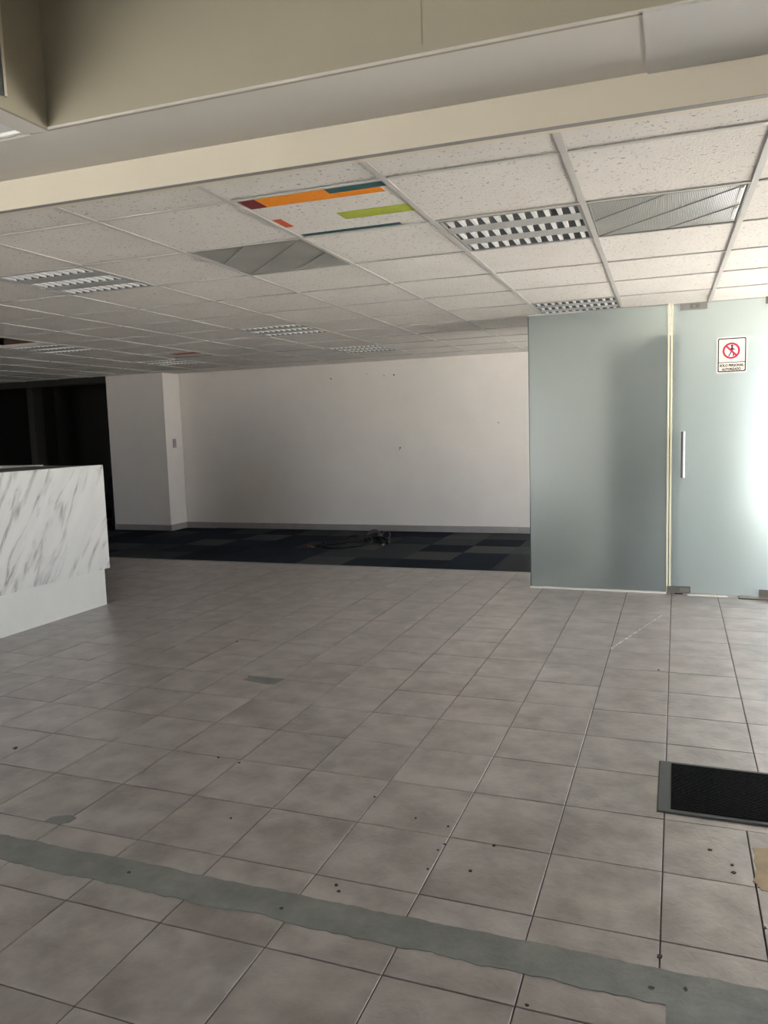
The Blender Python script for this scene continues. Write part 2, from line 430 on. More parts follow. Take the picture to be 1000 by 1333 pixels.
# patch of newer board screwed under the soffit
pt = MB(); xa = -0.085
pt.quad_prism([(xa, recess_y(xa) - .008), (XR - .01, recess_y(XR) - .008), (XR - .01, fascia_y(XR) - .003), (xa, fascia_y(xa) - .003)], ZS - 0.006, ZS - 0.0009)
MBp = pt.build('board_patch', 'patch_paint', soffit)
# dark panel on the left wall of the recess
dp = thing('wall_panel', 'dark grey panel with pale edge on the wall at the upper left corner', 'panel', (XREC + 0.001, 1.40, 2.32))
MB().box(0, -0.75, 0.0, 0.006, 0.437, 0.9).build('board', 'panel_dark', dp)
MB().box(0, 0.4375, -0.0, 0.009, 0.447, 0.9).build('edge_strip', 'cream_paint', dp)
# recessed luminaire in the soffit
lr = thing('recessed_light', 'white recessed light fixture in the plaster soffit at upper left', 'light', (-1.945, 2.011, ZS))
MB().box(-.405, -.41, .055, 0, 0, .065).box(-.405, -.41, .0, -.397, 0, .06).box(-.397, -.41, .0, 0, -.402, .06).build('housing', 'housing_white', lr)
MB().box(-.39, -.012, .002, -.004, -.0006, .054).build('inner_lip', 'sign_white', lr)
MB().box(-.39, -.39, .012, -.022, -.014, .03).build('diffuser', 'tube_white', lr)

# upper slab over the tiled ceiling (plenum) so that no daylight falls through
struct(MB().quad_prism([(XL, fascia_y(XL) + .05), (XR, fascia_y(XR) + .05), (XR, 12.6), (XL, 12.6)], 2.55, 2.65).build('ceiling_slab', 'plenum'))
struct(MB().box(XL, YB, ZS + .06, XREC - .08, 2.2, ZS + .12).build('ceiling_backing', 'plenum'))

# ------------------------------------------------------------------ tiled ceiling
CW, CD, CX, CY, CA = 0.6135, 0.6163, -1.5365, 2.0166, 0.0139
ca, sa = math.cos(CA), math.sin(CA)
def cell_pt(u, v):
    X, Y = CX + u * CW, CY + v * CD
    return X * ca - Y * sa, X * sa + Y * ca
def in_frame(pts, m=40):
    q = [project(p) for p in pts]; q = [a for a in q if a]
    if not q: return False
    xs = [a[0] for a in q]; ys = [a[1] for a in q]
    return max(xs) > -m and min(xs) < 1000 + m and max(ys) > -m and min(ys) < 1333 + m
ceiling = struct(MB().box(XL, 12.55, HC, XR, 12.6, HC + 0.3).build('ceiling', 'plenum'))
TROFFERS = [(1, 2), (-3, 2), (-3, 6), (-3, 9), (1, 6), (-7, 6), (-7, 9)]
LENSES = [(-1, 2), (2, 2)]
HOLES = [(-7, 5)]
me_tile = MB().box(-CW / 2 + .003, -CD / 2 + .003, 0.0, CW / 2 - .003, CD / 2 - .003, 0.016).mesh('ceiling_tile', 'ceiling_tile')
TZ = HC + 0.006
tiles = {}
for u in range(-17, 8):
    for v in range(0, 12):
        if (u, v) in TROFFERS or (u, v) in LENSES or (u, v) in HOLES: continue
        cs = [cell_pt(u, v), cell_pt(u + 1, v), cell_pt(u + 1, v + 1), cell_pt(u, v + 1)]
        poly = clip(cs, -0.0325, 1, -(2.398 + 0.052))
        poly = clip(poly, 0, -1, YW - .004) if poly and cs[2][0] > -6.7 else (clip(poly, 0, -1, 8.976) if poly else poly)
        poly = clip(poly, -1, 0, XR - .004) if poly else poly
        poly = clip(poly, 1, 0, -XL - .01) if poly else poly
        if len(poly) < 3: continue
        vis = in_frame([(a, b, HC) for a, b in poly])
        full = len(poly) == 4 and all(any(abs(p[0] - c[0]) + abs(p[1] - c[1]) < 1e-6 for c in cs) for p in poly)
        cxm, cym = cell_pt(u + .5, v + .5)
        if full:
            o = link('ceiling_tile', me_tile, ceiling, (cxm, cym, TZ + random.uniform(0, .0006)), CA)
            o.rotation_euler = (random.uniform(-.002, .002), random.uniform(-.002, .002), CA)
        else:
            o = MB().quad_prism([(a - cxm, b - cym) for a, b in poly], 0, .016).build('ceiling_tile', 'ceiling_tile', ceiling, (cxm, cym, TZ))
        tiles[(u, v)] = o
# tiles of the alcove and of the strip past the pillar
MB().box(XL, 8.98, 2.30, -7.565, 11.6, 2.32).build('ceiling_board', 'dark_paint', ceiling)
# suspension grid: continuous main runners, short cross tees between them
TW = 0.024
def tee_profile(w): return [(-w / 2, 0.0), (w / 2, 0.0), (w / 2, 0.0022), (.003, .0024), (.003, .03), (-.003, .03), (-.003, .0024), (-w / 2, .0022)]
def run(u, va, vb):
    (x0, y0), (x1, y1) = cell_pt(u, va), cell_pt(u, vb)
    ln = math.hypot(x1 - x0, y1 - y0)
    mb = MB(); mb.prism_axis([(p[0], p[1]) for p in tee_profile(TW)], 0, ln, 'Y')
    mb.build('main_runner', 't_bar', ceiling, (x0, y0, HC)).rotation_euler = (0, 0, CA)
for u in range(-16, 8):
    x0, _ = cell_pt(u, 1)
    vb = (YW - .006 - CY) / CD - 0.02 if x0 > -6.5 else (8.97 - CY) / CD
    X, Y = cell_pt(u, 0.0)
    va = (fascia_y(X) + .004 - Y) / CD
    vb = min(vb, (YW - .004 - cell_pt(u, 0)[1]) / CD / ca) if x0 > -6.5 else (8.97 - cell_pt(u, 0)[1]) / CD
    if abs(cell_pt(u, 6)[0]) < 13 and cell_pt(u, 2)[0] < XR - .05: run(u, va, vb)
me_tee = MB().prism_axis(tee_profile(TW * .65), -CW / 2 + TW / 2, CW / 2 - TW / 2, 'X').mesh('cross_tee', 't_bar')
for u in range(-16, 4):
    for v in range(1, 12):
        a, b = cell_pt(u + .5, v)
        if a < XL + .4 or a > XR - .35 or b > (YW if a > -6.9 else 8.9): continue
        if not in_frame([(a - .3, b, HC), (a + .3, b, HC)]): continue
        link('cross_tee', me_tee, ceiling, (a, b, HC + .0003), CA)
# wall angle along the fascia
(xa, xb) = (XL + .1, XR - .02)
struct(MB().quad_prism([(xa, fascia_y(xa) - .002), (xb, fascia_y(xb) - .002), (xb, fascia_y(xb) + .022), (xa, fascia_y(xa) + .022)], HC - .002, HC - .0008).build('trim_4', 'trim_grey'))

# coloured stickers on one ceiling tile near the camera, others on a far one
def sticker(tile_key, mat, uv):
    u, v = tile_key; t = tiles[tile_key]
    cxm, cym = cell_pt(u + .5, v + .5)
    poly = [((a - .5) * CW, (b - .5) * CD) for a, b in uv]
    o = MB().quad_prism(poly, -0.0012, -0.0001).build('sticker', mat, t)
    return o
K = (0, 1)
def rect(a, b, c, d): return [(a, b), (c, b), (c, d), (a, d)]
sticker(K, 'sticker_maroon', rect(.03, .03, .145, .215))['label'] = 'dark red sticker'
sticker(K, 'sticker_orange', [(.147, .03), (.61, .03), (.61, .128), (.93, .128), (.93, .225), (.147, .215)])['label'] = 'orange sticker strip'
sticker(K, 'sticker_teal', rect(.612, .03, .975, .126))['label'] = 'dark teal sticker'
sticker(K, 'sticker_green', rect(.48, .525, .975, .69))['label'] = 'lime green sticker strip'
sticker(K, 'sticker_red', rect(.025, .50, .088, .70))['label'] = 'small orange red sticker'
sticker(K, 'sticker_teal', rect(.03, .925, .78, .975))['label'] = 'thin teal sticker strip'
K = (-6, 8)
sticker(K, 'sticker_brightred', rect(.42, .22, .96, .45))['label'] = 'red sticker strip'
sticker(K, 'sticker_green', rect(.62, .03, .86, .11))
sticker(K, 'sticker_maroon', rect(.10, .80, .90, .87))

# ------------------------------------------------------------------ recessed louvre lights
def make_trough():
    pass
LW, LD = CW - .026, CD - .026
me_housing = (MB().box(-LW / 2, -LD / 2, .001, LW / 2, -LD / 2 + .012, .07).box(-LW / 2, LD / 2 - .012, .001, LW / 2, LD / 2, .07)
              .box(-LW / 2, -LD / 2 + .012, .001, -LW / 2 + .012, LD / 2 - .012, .07).box(LW / 2 - .012, -LD / 2 + .012, .001, LW / 2, LD / 2 - .012, .07)
              .box(-LW / 2, -LD / 2, .07, LW / 2, LD / 2, .075)).mesh('housing', 'trim_grey')
inner = LD - .024
SW = inner * .205; GP = (inner - 3 * SW) / 2
me_panel = MB().box(-LW / 2 + .013, -GP / 2 + .001, .003, LW / 2 - .013, GP / 2 - .001, .006).mesh('spacer_panel', 'housing_white')
pr_ = [(-SW / 2 + .001, .004), (-SW / 2 * .55, .048), (0, .058), (SW / 2 * .55, .048), (SW / 2 - .001, .004)]
prof = pr_ + [(p[0], p[1] + .0015) for p in reversed(pr_)]
me_refl = MB().prism_axis(prof, -LW / 2 + .013, LW / 2 - .013, 'X').mesh('reflector', 'trough_metal')
me_tube = MB().tube([(-LW / 2 + .02, 0, .040), (LW / 2 - .02, 0, .040)], .008, 8).mesh('lamp_tube', 'tube_white')
bl = MB(); w = SW / 2 - .002
for s, (xx, zz) in enumerate([(0.010, .004), (0.003, .034)]): pass
bl.v = [(-.009, -w, .003), (.009, -w, .003), (.009, w, .003), (-.009, w, .003), (-.002, -w * .75, .036), (.002, -w * .75, .036), (.002, w * .75, .036), (-.002, w * .75, .036)]
bl.f = [(3, 2, 1, 0), (4, 5, 6, 7), (0, 1, 5, 4), (1, 2, 6, 5), (2, 3, 7, 6), (3, 0, 4, 7)]; bl.m = [0] * 6
me_blade = bl.mesh('louvre_blade', 'blade_glint_white')
LABELS = {(1, 2): 'large louvred ceiling light beside the grey ribbed panel, nearest the camera on the right',
          (-3, 2): 'louvred ceiling light at the left edge of the photo',
          (-3, 6): 'small louvred ceiling light over the middle of the room, left of the farthest bright one',
          (-3, 9): 'bright louvred ceiling light closest to the back wall',
          (1, 6): 'louvred ceiling light cut off by the top of the frosted glass',
          (-7, 6): 'dark louvred ceiling light next to the missing ceiling tile at left',
          (-7, 9): 'faint louvred ceiling light in the dark corner above the pillar'}
for (u, v) in TROFFERS:
    x, y = cell_pt(u + .5, v + .5)
    t = thing('louvre_light', LABELS[(u, v)], 'ceiling light', (x, y, HC), CA, 'recessed louvre lights in the tiled ceiling')
    link('housing', me_housing, t)
    if (u, v) == (-7, 6): MB().box(-LW / 2, -LD / 2 - .003, .003, LW / 2, -LD / 2 - .0005, .08).build('added_hole_backing', 'plenum', t)  # dark sheet added so the tile hole reads dark, no fixture part
    for i in range(3):
        yy = -inner / 2 + SW / 2 + i * (SW + GP)
        rf = link('reflector', me_refl, t, (0, yy, 0))
        link('lamp_tube', me_tube, rf)
        for k in range(11):
            link('louvre_blade', me_blade, rf, (-LW / 2 + .013 + (LW - .026) * (k + .5) / 11, 0, 0))
        if i < 2: link('spacer_panel', me_panel, t, (0, yy + SW / 2 + GP / 2, 0))
# ribbed lens panels
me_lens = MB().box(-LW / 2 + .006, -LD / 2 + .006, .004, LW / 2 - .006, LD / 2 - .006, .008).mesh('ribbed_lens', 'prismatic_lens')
fr = (MB().box(-LW / 2, -LD / 2, .001, LW / 2, -LD / 2 + .006, .02).box(-LW / 2, LD / 2 - .006, .001, LW / 2, LD / 2, .02)
      .box(-LW / 2, -LD / 2 + .006, .001, -LW / 2 + .006, LD / 2 - .006, .02).box(LW / 2 - .006, -LD / 2 + .006, .001, LW / 2, LD / 2 - .006, .02))
me_lframe = fr.mesh('frame', 'dark_steel')
LL = {(-1, 2): 'grey ribbed lens panel with diagonal creases next to the coloured sticker tile',
      (2, 2): 'shiny grey ribbed lens panel at right beside the large louvred light'}
for (u, v) in LENSES:
    x, y = cell_pt(u + .5, v + .5)
    t = thing('lens_panel', LL[(u, v)], 'ceiling panel', (x, y, HC), CA, 'ribbed lens panels in the tiled ceiling')
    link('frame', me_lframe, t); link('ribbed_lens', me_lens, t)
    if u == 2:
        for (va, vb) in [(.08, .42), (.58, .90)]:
            MB().box(LW / 2 - .030, (va - .5) * LD, .0015, LW / 2 - .016, (vb - .5) * LD, .0038).build('end_reflection', 'tube_white', t)  # white boxes in place of lamp-end reflections seen through the lens
    a, b = LW / 2 - .01, LD / 2 - .01
    for (p, q) in [((-a, b), (a, -b)), ((-a, 0), (0, -b)), ((0, b), (a, 0))]:
        d = Vector((q[0] - p[0], q[1] - p[1])).normalized() * .0; n = Vector((-(q[1] - p[1]), q[0] - p[0])).normalized() * .006
        c = MB(); z = .0042
        c.v = [(p[0] - n.x, p[1] - n.y, z), (p[0] + n.x, p[1] + n.y, z), (q[0] + n.x, q[1] + n.y, z), (q[0] - n.x, q[1] - n.y, z), (p[0], p[1], z - .003), (q[0], q[1], z - .003)]
        c.f = [(0, 1, 2, 3), (0, 3, 5, 4), (4, 5, 2, 1), (0, 4, 1), (3, 2, 5)]; c.m = [0] * 5
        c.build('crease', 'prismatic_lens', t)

# ------------------------------------------------------------------ floor
TX, TY, FX, FY = 0.3247, 0.3235, -0.0284, 1.9643
floor = struct(MB().box(XL, YB, -0.1, XR, 6.86, -0.0035).box(-1.1, 6.86, -0.1, XR, YW, -0.0035).build('floor', 'grout'))
G = 0.0021
STRIP0, STRIP1 = 1.735, 1.850
specs = []
for k in range(-1, 16):
    y0, y1 = FY + k * TY, FY + (k + 1) * TY
    if k == -1: y0 = STRIP1 - 0.012
    if y1 > 6.86: y1 = 6.855
    if y0 > 6.84: break
    for u in range(-27, 10):
        x0, x1 = FX + u * TX, FX + (u + 1) * TX
        if k <= 1 and u == 0: x1 = 0.221
        if k <= 1 and u >= 1: x0, x1 = x0 - .075, x1 - .075
        if x1 > XR: continue
        specs.append((x0, y0, x1, y1))
OX = 0.018
for k in range(0, 5):
    y1 = 1.624 - (k - 1) * TY if k else STRIP0 + 0.012
    y0 = 1.624 - k * TY
    for u in range(-20, 5):
        x0, x1 = FX + OX + u * TX, FX + OX + (u + 1) * TX
        if x0 > -0.1: continue
        if x1 > -0.1: x1 = -0.012 + .004
        specs.append((x0, y0, x1, y1))
rows = []
for (x0, y0, x1, y1) in specs:
    q = [project(p) for p in [(x0, y0, 0), (x1, y0, 0), (x1, y1, 0), (x0, y1, 0)]]
    vis = all(q) and max(a[0] for a in q) > -5 and min(a[0] for a in q) < 1005 and min(a[1] for a in q) < 1338
    if vis and x1 < -4.27 and y1 > 3.3 and max(a[0] for a in q) < 138: vis = False
    area = 0
    if vis:
        for i in range(4):
            a, b = q[i], q[(i + 1) % 4]; area += a[0] * b[1] - b[0] * a[1]
    rows.append((abs(area) / 2, (x0, y0, x1, y1)))
rows.sort(key=lambda r: -r[0])
cache = {}
rest = MB()
for i, (ar, (x0, y0, x1, y1)) in enumerate(rows):
    w, d = x1 - x0, y1 - y0; cx_, cy_ = (x0 + x1) / 2, (y0 + y1) / 2
    if ar > 0 and i < 300:
        key = (round(w, 3), round(d, 3))
        if key not in cache:
            cache[key] = MB().bevel_box(-w / 2 + G, -d / 2 + G, -.008, w / 2 - G, d / 2 - G, 0, .0009).mesh('floor_tile', 'floor_tile')
        o = link('floor_tile', cache[key], floor, (cx_, cy_, random.uniform(-.0005, .0003)))
        o.rotation_euler = (random.gauss(0, .0016), random.gauss(0, .0016), random.gauss(0, .0008))
    else:
        rest.bevel_box(x0 + G, y0 + G, -.008, x1 - G, y1 - G, -.0002, .0022)
for k in range(0, 9):                                          # behind the frosted glass the tiles run on to the wall
    for u in range(-3, 10):
        x0, y0 = FX + u * TX, 6.86 + k * .31
        if y0 + .31 < YW: rest.bevel_box(x0 + G, y0 + G, -.008, x0 + TX - G, y0 + .31 - G, -.0002, .0022)
o = rest.build('floor_tile_rest', 'floor_tile', floor); o['kind'] = 'stuff'
# cement-filled trench with ragged edges, widening at the right
random.seed(11)
def ragged(xa, xb, y, amp, step):
    pts = []; x = xa; yy = 0
    while x < xb:
        yy = yy * .75 + random.uniform(-amp, amp) * .6
        pts.append((x, y + yy)); x += step * random.uniform(.6, 1.4)
    pts.append((xb, y)); return pts
top = ragged(-3.6, 3.1, STRIP1 + .002, .006, .022)
bot = ragged(-3.6, -.012, STRIP0 - .002, .008, .022)
ce = MB()
def strip_mesh(lo, hi, z, mbx):
    import bisect
    xs = sorted(set([round(p[0], 4) for p in lo + hi]))
    def at(l, x):
        i = max(0, min(len(l) - 2, bisect.bisect([p[0] for p in l], x) - 1))
        (xa, ya), (xb, yb) = l[i], l[i + 1]
        t = 0 if xb == xa else (x - xa) / (xb - xa); return ya + t * (yb - ya)
    s = len(mbx.v)
    for x in xs:
        a, b = at(lo, x), at(hi, x)
        mbx.v += [(x, a, z), (x, b, z), (x, a, -.01), (x, b, -.01)]
    for i in range(len(xs) - 1):
        p = s + 4 * i; q = p + 4
        mbx.f += [(p, q, q + 1, p + 1), (p + 2, q + 2, q, p), (p + 1, q + 1, q + 3, p + 3)]; mbx.m += [0, 0, 0]
strip_mesh(bot, [p for p in top if p[0] < -.03] + [(-.012, STRIP1 + .003)], .0022, ce)
strip_mesh([(-.0119, .2), (3.1, .2)], [(-.0119, STRIP1 + .003)] + [p for p in top if p[0] > 0], .0021, ce)
ce.build('cement_strip', 'cement', floor)
# small repairs, stains and chips
def blob(name, mat, x, y, rx, ry, z=.0006, n=12, jag=.35, parent=floor):
    pts = [((1 + random.uniform(-jag, jag)) * rx * math.cos(2 * math.pi * i / n), (1 + random.uniform(-jag, jag)) * ry * math.sin(2 * math.pi * i / n)) for i in range(n)]
    return MB().quad_prism(pts, -.0005, z).build(name, mat, parent, (x, y, 0))
def polyblob(name, mat, pts, z=.0008): return MB().quad_prism(pts, -.0006, z).build(name, mat, floor)
polyblob('cement_patch', 'cement', [(-2.01, 3.475), (-1.975, 3.49), (-1.965, 3.585), (-2.06, 3.578), (-2.19, 3.583), (-2.17, 3.545), (-2.185, 3.51), (-2.13, 3.495), (-2.06, 3.487)])
polyblob('cement_patch', 'cement', [(-2.05, 1.965), (-1.99, 1.962), (-1.955, 1.985), (-1.955, 2.02), (-1.99, 2.03), (-2.02, 2.015), (-2.045, 2.0)])
st = polyblob('adhesive_stain', 'adhesive_tan', [(.226, 2.30), (.233, 2.275), (.30, 2.27), (.42, 2.29), (.43, 2.50), (.33, 2.52), (.30, 2.505), (.27, 2.515), (.229, 2.505), (.234, 2.47), (.227, 2.43), (.232, 2.39), (.225, 2.36), (.222, 2.335), (.215, 2.315)], .0016)
for (x, y, r) in [(-2.661, 2.43, .009), (-.565, 2.12, .006), (.107, 2.455, .006), (.165, 2.385, .005), (.167, 2.345, .005), (-.0284, 1.90, .007), (-.045, 1.78, .006), (.03, 1.80, .006),
                  (-.53, 2.28, .005), (-.70, 2.35, .004), (-.82, 2.37, .004), (-.68, 2.24, .005), (-.69, 2.20, .004), (-.69, 2.09, .004), (-1.75, 2.60, .005), (-1.64, 2.58, .005), (-1.43, 2.18, .004),
                  (-.92, 1.93, .005), (-.90, 1.905, .005), (-1.55, 1.795, .008), (-1.02, 1.78, .006), (.225, 2.10, .006), (-.31, 1.635, .005), (-1.01, 2.47, .004), (-.08, 4.25, .005), (-2.62, 4.17, .008)]:
    blob('chip', 'spot_dark', x, y, r * random.uniform(.8, 1.2), r * random.uniform(.7, 1.1), .0026)
for i in range(26):                                            # broken chalky scratch
    t = i / 25 + random.uniform(-.01, .01)
    x, y = -.345 + t * .255, 4.62 + t * .86
    blob('scratch', 'chalk', x, y, .004 + .004 * random.random(), .010 * random.uniform(.6, 1.6), .0007, 7)

# carpet squares
cf = struct(MB().box(XL, 6.86, -.1, -1.105, YW, -.003).box(XL, YW, -.1, -7.45, 11.6, -.003).build('floor_carpet', 'carpet_ink'))
random.seed(5)
LIGHT = {(-2.6, 7.33): 'carpet_grey', (-2.1, 7.82): 'carpet_grey', (-1.6, 7.33): 'carpet_slate', (-2.1, 7.33): 'carpet_navy', (-4.1, 7.82): 'carpet_slate', (-3.6, 7.82): 'carpet_grey', (-3.1, 7.82): 'carpet_slate', (-3.6, 8.31): 'carpet_slate', (-4.1, 8.31): 'carpet_navy', (-3.1, 8.31): 'carpet_navy', (-3.6, 7.33): 'carpet_slate', (-3.1, 7.33): 'carpet_slate'}
cms = {}
for j in range(-1, 5):
    y0 = 7.33 + .49 * j; y1 = min(y0 + .49, YW - .014)
    y0 = max(y0, 6.862)
    if y1 - y0 < .03: continue
    for i in range(-18, 2):
        x0 = -2.1 + .5 * i; x1 = min(x0 + .5, -1.108)
        if x1 - x0 < .02: continue
        yy1 = y1 if x0 > -6.55 else min(y1, 8.966)
        if yy1 - y0 < .03: continue
        mname = None
        for (lx, ly), mm in LIGHT.items():
            if abs(lx - x0) < .05 and abs(ly - (7.33 + .49 * j)) < .05: mname = mm
        if mname is None: mname = random.choices(['carpet_navy', 'carpet_ink', 'carpet_slate', 'carpet_grey'], [5, 4, 4, 1.3])[0]
        key = (round(x1 - x0, 3), round(yy1 - y0, 3), mname)
        if key not in cms: cms[key] = MB().box(0.0008, 0.0008, -.004, key[0] - .0008, key[1] - .0008, .003).mesh('carpet_square', mname)
        link('carpet_square', cms[key], cf, (x0, y0, random.uniform(-.0006, .0006)))
MB().box(-7.6, 6.852, -.004, -1.108, 6.861, .004).build('edge_strip', 'dark_steel', cf)

# ------------------------------------------------------------------ frosted glass partition and door
GT = .012
def pane(name, x0, x1, z0, z1, parent):
    p = MB().box(x0, 0, z0, x1, GT, z1).build(name, 'frosted_glass', parent); return p
gp = thing('glass_partition', 'fixed frosted glass panel left of the glass door', 'glass panel', (-1.105, YG, 0))
pane('pane', 0.006, 1.035, .014, HC - .012, gp)
MB().box(0, -.001, .012, .006, GT + .001, HC - .004).build('edge', 'glass_edge', gp)
MB().box(-.004, -.008, 0.0, 1.04, GT + .006, .013).build('sill_bead', 'silicone', gp)
MB().box(0, -.005, HC - .013, 1.04, GT + .005, HC - .003).build('top_channel', 'steel', gp)
MB().box(1.036, -.003, .013, 1.050, GT + .003, HC - .004).build('edge_strip', 'jamb_yellow', gp)
gd = thing('glass_door', 'frosted glass door with steel pull handle and no entry sign', 'door', (-.036, YG, 0))
DW = .79
pane('door_leaf', .004, DW, .012, HC - .016, gd)
MB().box(-.013, -.002, .014, .002, GT + .002, HC - .008).build('edge_strip', 'jamb_yellow', gd)
def fitting(name, x0, x1, z0, z1, mat, cyl=None):
    f = MB().box(x0, -.012, z0, x1, GT + .012, z1).build(name, mat, gd)
    if cyl:
        MB().box(cyl - .032, -.0135, z0 + .010, cyl + .032, -.0115, z1 - .010).build('cover_plate', 'steel' if mat == 'dark_steel' else 'dark_steel', f)
        MB().tube([(cyl - .005, -.018, (z0 + z1) / 2), (cyl - .005, -.012, (z0 + z1) / 2)], .010, 12).build('key_cylinder', 'steel', f)
    return f
fitting('patch_fitting', .051, .234, HC - .060, HC - .010, 'steel', .150)
fitting('patch_fitting', -.024, .142, .010, .062, 'dark_steel', .10)
fitting('patch_fitting', .612, .79, .010, .060, 'dark_steel')
fitting('patch_fitting', .618, .79, HC - .058, HC - .008, 'dark_steel')
MB().tube([(.03, .0, .003), (.09, .0, .003)], .006, 8).build('floor_bolt', 'black_rubber', gd)
hx = .079
hd = MB().tube([(hx, -.055, .895), (hx, -.055, 1.235)], .0145, 14).build('handle', 'steel', gd, smooth=False)
for z in (.945, 1.185): MB().tube([(hx, -.055, z), (hx, 0, z)], .009, 10).build('handle_post', 'steel', hd)
fc = thing('floor_closer', 'dark metal floor closer plate under the door corner at right', 'door closer', (.44, YG - .045, 0))
MB().bevel_box(0, -.035, -.001, .36, .035, .010, .004).build('cover', 'dark_steel', fc); MB().box(-.004, -.04, -.001, .364, .04, .004).build('rim', 'black_rubber', fc)
for px_, nm in [(.33, 'threshold_tile')]:
    MB().box(.12, -.045, -.001, .40, -.006, .004).build(nm, 'silicone', gd)
# dark partition standing behind the frosted panel
struct(MB().box(-.56, 7.0, 0, -.03, 7.08, 1.96).box(-.20, 6.34, 0, .02, 7.0, 1.96).build('wall_inner', 'partition_dark'))
struct(MB().box(-.03, 8.30, 0, .72, 8.40, 2.05).build('wall_light_blocker', 'blocker_grey'))  # added wall piece, dims the door glass and blocks light to the back wall

# door sign
sg = thing('no_entry_sign', 'small framed prohibition sign reading SOLO PERSONAL AUTORIZADO on the glass door', 'sign', (.3665, YG - .0012, 1.7785))
SWd, SHt = .187, .241
def xz(mbx, poly, y0, y1):
    s = len(mbx.v); n = len(poly)
    mbx.v += [(a, y0, b) for a, b in poly] + [(a, y1, b) for a, b in poly]
    mbx.f.append(tuple(s + i for i in range(n))); mbx.f.append(tuple(s + n + i for i in reversed(range(n))))
    for i in range(n):
        j = (i + 1) % n; mbx.f.append((s + j, s + i, s + n + i, s + n + j))
    mbx.m += [0] * (n + 2); return mbx
def rrect(w, h, r, cx_=0, cz=0, seg=5):
    out = []
    for (sx, sz, a0) in [(1, 1, 0), (-1, 1, 90), (-1, -1, 180), (1, -1, 270)]:
        for i in range(seg + 1):
            a = math.radians(a0 + 90 * i / seg)
            out.append((cx_ + sx * (w / 2 - r) + r * math.cos(a), cz + sz * (h / 2 - r) + r * math.sin(a)))
    return list(reversed(out))
def ring(mbx, outer, inner_, y0, y1):
    s = len(mbx.v); n = len(outer)
    for l in (outer, inner_):
        mbx.v += [(a, y0, b) for a, b in l]
    for i in range(n):
        j = (i + 1) % n; mbx.f.append((s + i, s + j, s + n + j, s + n + i)); mbx.m.append(0)
    return mbx
xz(MB(), rrect(SWd + .016, SHt + .016, .010), -.0010, .001).build('backing', 'sign_white', sg)
xz(MB(), rrect(SWd, SHt, .010), -.0012, -.0009).build('card', 'sign_card', sg)
ring(MB(), rrect(SWd, SHt, .010), rrect(SWd - .015, SHt - .015, .006), -.0016, -.001).build('border', 'sign_black', sg)
MB().box(-SWd / 2 + .005, -.0016, -.0550, SWd / 2 - .005, -.0012, -.0500).build('divider', 'sign_black', sg)
def circ(r, cx_=0, cz=0, n=40): return [(cx_ + r * math.cos(-2 * math.pi * i / n), cz + r * math.sin(-2 * math.pi * i / n)) for i in range(n)]
CZ = .030
xz(MB(), circ(.053, -.004, CZ), -.0015, -.0012).build('disc', 'sign_white', sg)
# walking figure
fg = MB()
xz(fg, circ(.0085, .0008, CZ + .034, 16), -.0018, -.0014)
for poly in [[(-.004, .0225), (.006, .0225), (.008, .004), (.003, -.006), (-.006, -.004), (-.005, .008)],
             [(-.004, .021), (-.016, .006), (-.014, .003), (-.003, .012)], [(.005, .021), (.012, .012), (.021, .005), (.019, .002), (.008, .008)],
             [(-.006, -.002), (.001, -.004), (-.006, -.018), (-.015, -.036), (-.022, -.034), (-.012, -.016)],
             [(.001, -.003), (.007, -.003), (.012, -.017), (.013, -.035), (.006, -.035), (.005, -.018)]]:
    xz(fg, [(a * 1.15, b * 1.12 + CZ) for a, b in poly][::-1], -.0018, -.0014)
fg.build('walking_figure', 'sign_black', sg)
ring(MB(), circ(.058, -.004, CZ), circ(.0445, -.004, CZ), -.0021, -.0018).build('red_ring', 'sign_red', sg)
c45 = math.sqrt(.5)
sl = [(-.050 * c45 - .0048, .050 * c45 - .0048), (-.050 * c45 + .0048, .050 * c45 + .0048), (.050 * c45 + .0048, -.050 * c45 + .0048), (.050 * c45 - .0048, -.050 * c45 - .0048)]
xz(MB(), [(a - .004, b + CZ) for a, b in sl], -.0020, -.0017).build('red_slash', 'sign_red', sg)
MB().box(.052, -.0015, -.0430, .074, -.0012, -.0400).build('maker_mark', 'switch_plate', sg)
def text_part(name, body, width, height, cx_, cz, mat, parent):
    cu = bpy.data.curves.new(name, 'FONT'); cu.body = body; cu.align_x = 'CENTER'; cu.align_y = 'CENTER'; cu.offset = .05
    tmp = bpy.data.objects.new('text_source', cu); COL.objects.link(tmp)
    dg = bpy.context.evaluated_depsgraph_get(); dg.update()
    me = bpy.data.meshes.new_from_object(tmp.evaluated_get(dg))
    bpy.data.objects.remove(tmp); bpy.data.curves.remove(cu)
    xs = [v.co.x for v in me.vertices]; ys = [v.co.y for v in me.vertices]
    mx_, my_ = (max(xs) + min(xs)) / 2, (max(ys) + min(ys)) / 2
    sx, sy = width / (max(xs) - min(xs)), height / (max(ys) - min(ys))
    for v in me.vertices:
        v.co = Vector(((v.co.x - mx_) * sx + cx_, -.0014, (v.co.y - my_) * sy + cz))
    me.name = name; me.materials.clear(); me.materials.append(MATS[mat]); me.update()
    return link(name, me, parent)
text_part('lettering', 'SOLO PERSONAL', .160, .019, 0, -.0740, 'sign_black', sg)
text_part('lettering', 'AUTORIZADO', .126, .019, -.002, -.1010, 'sign_black', sg)

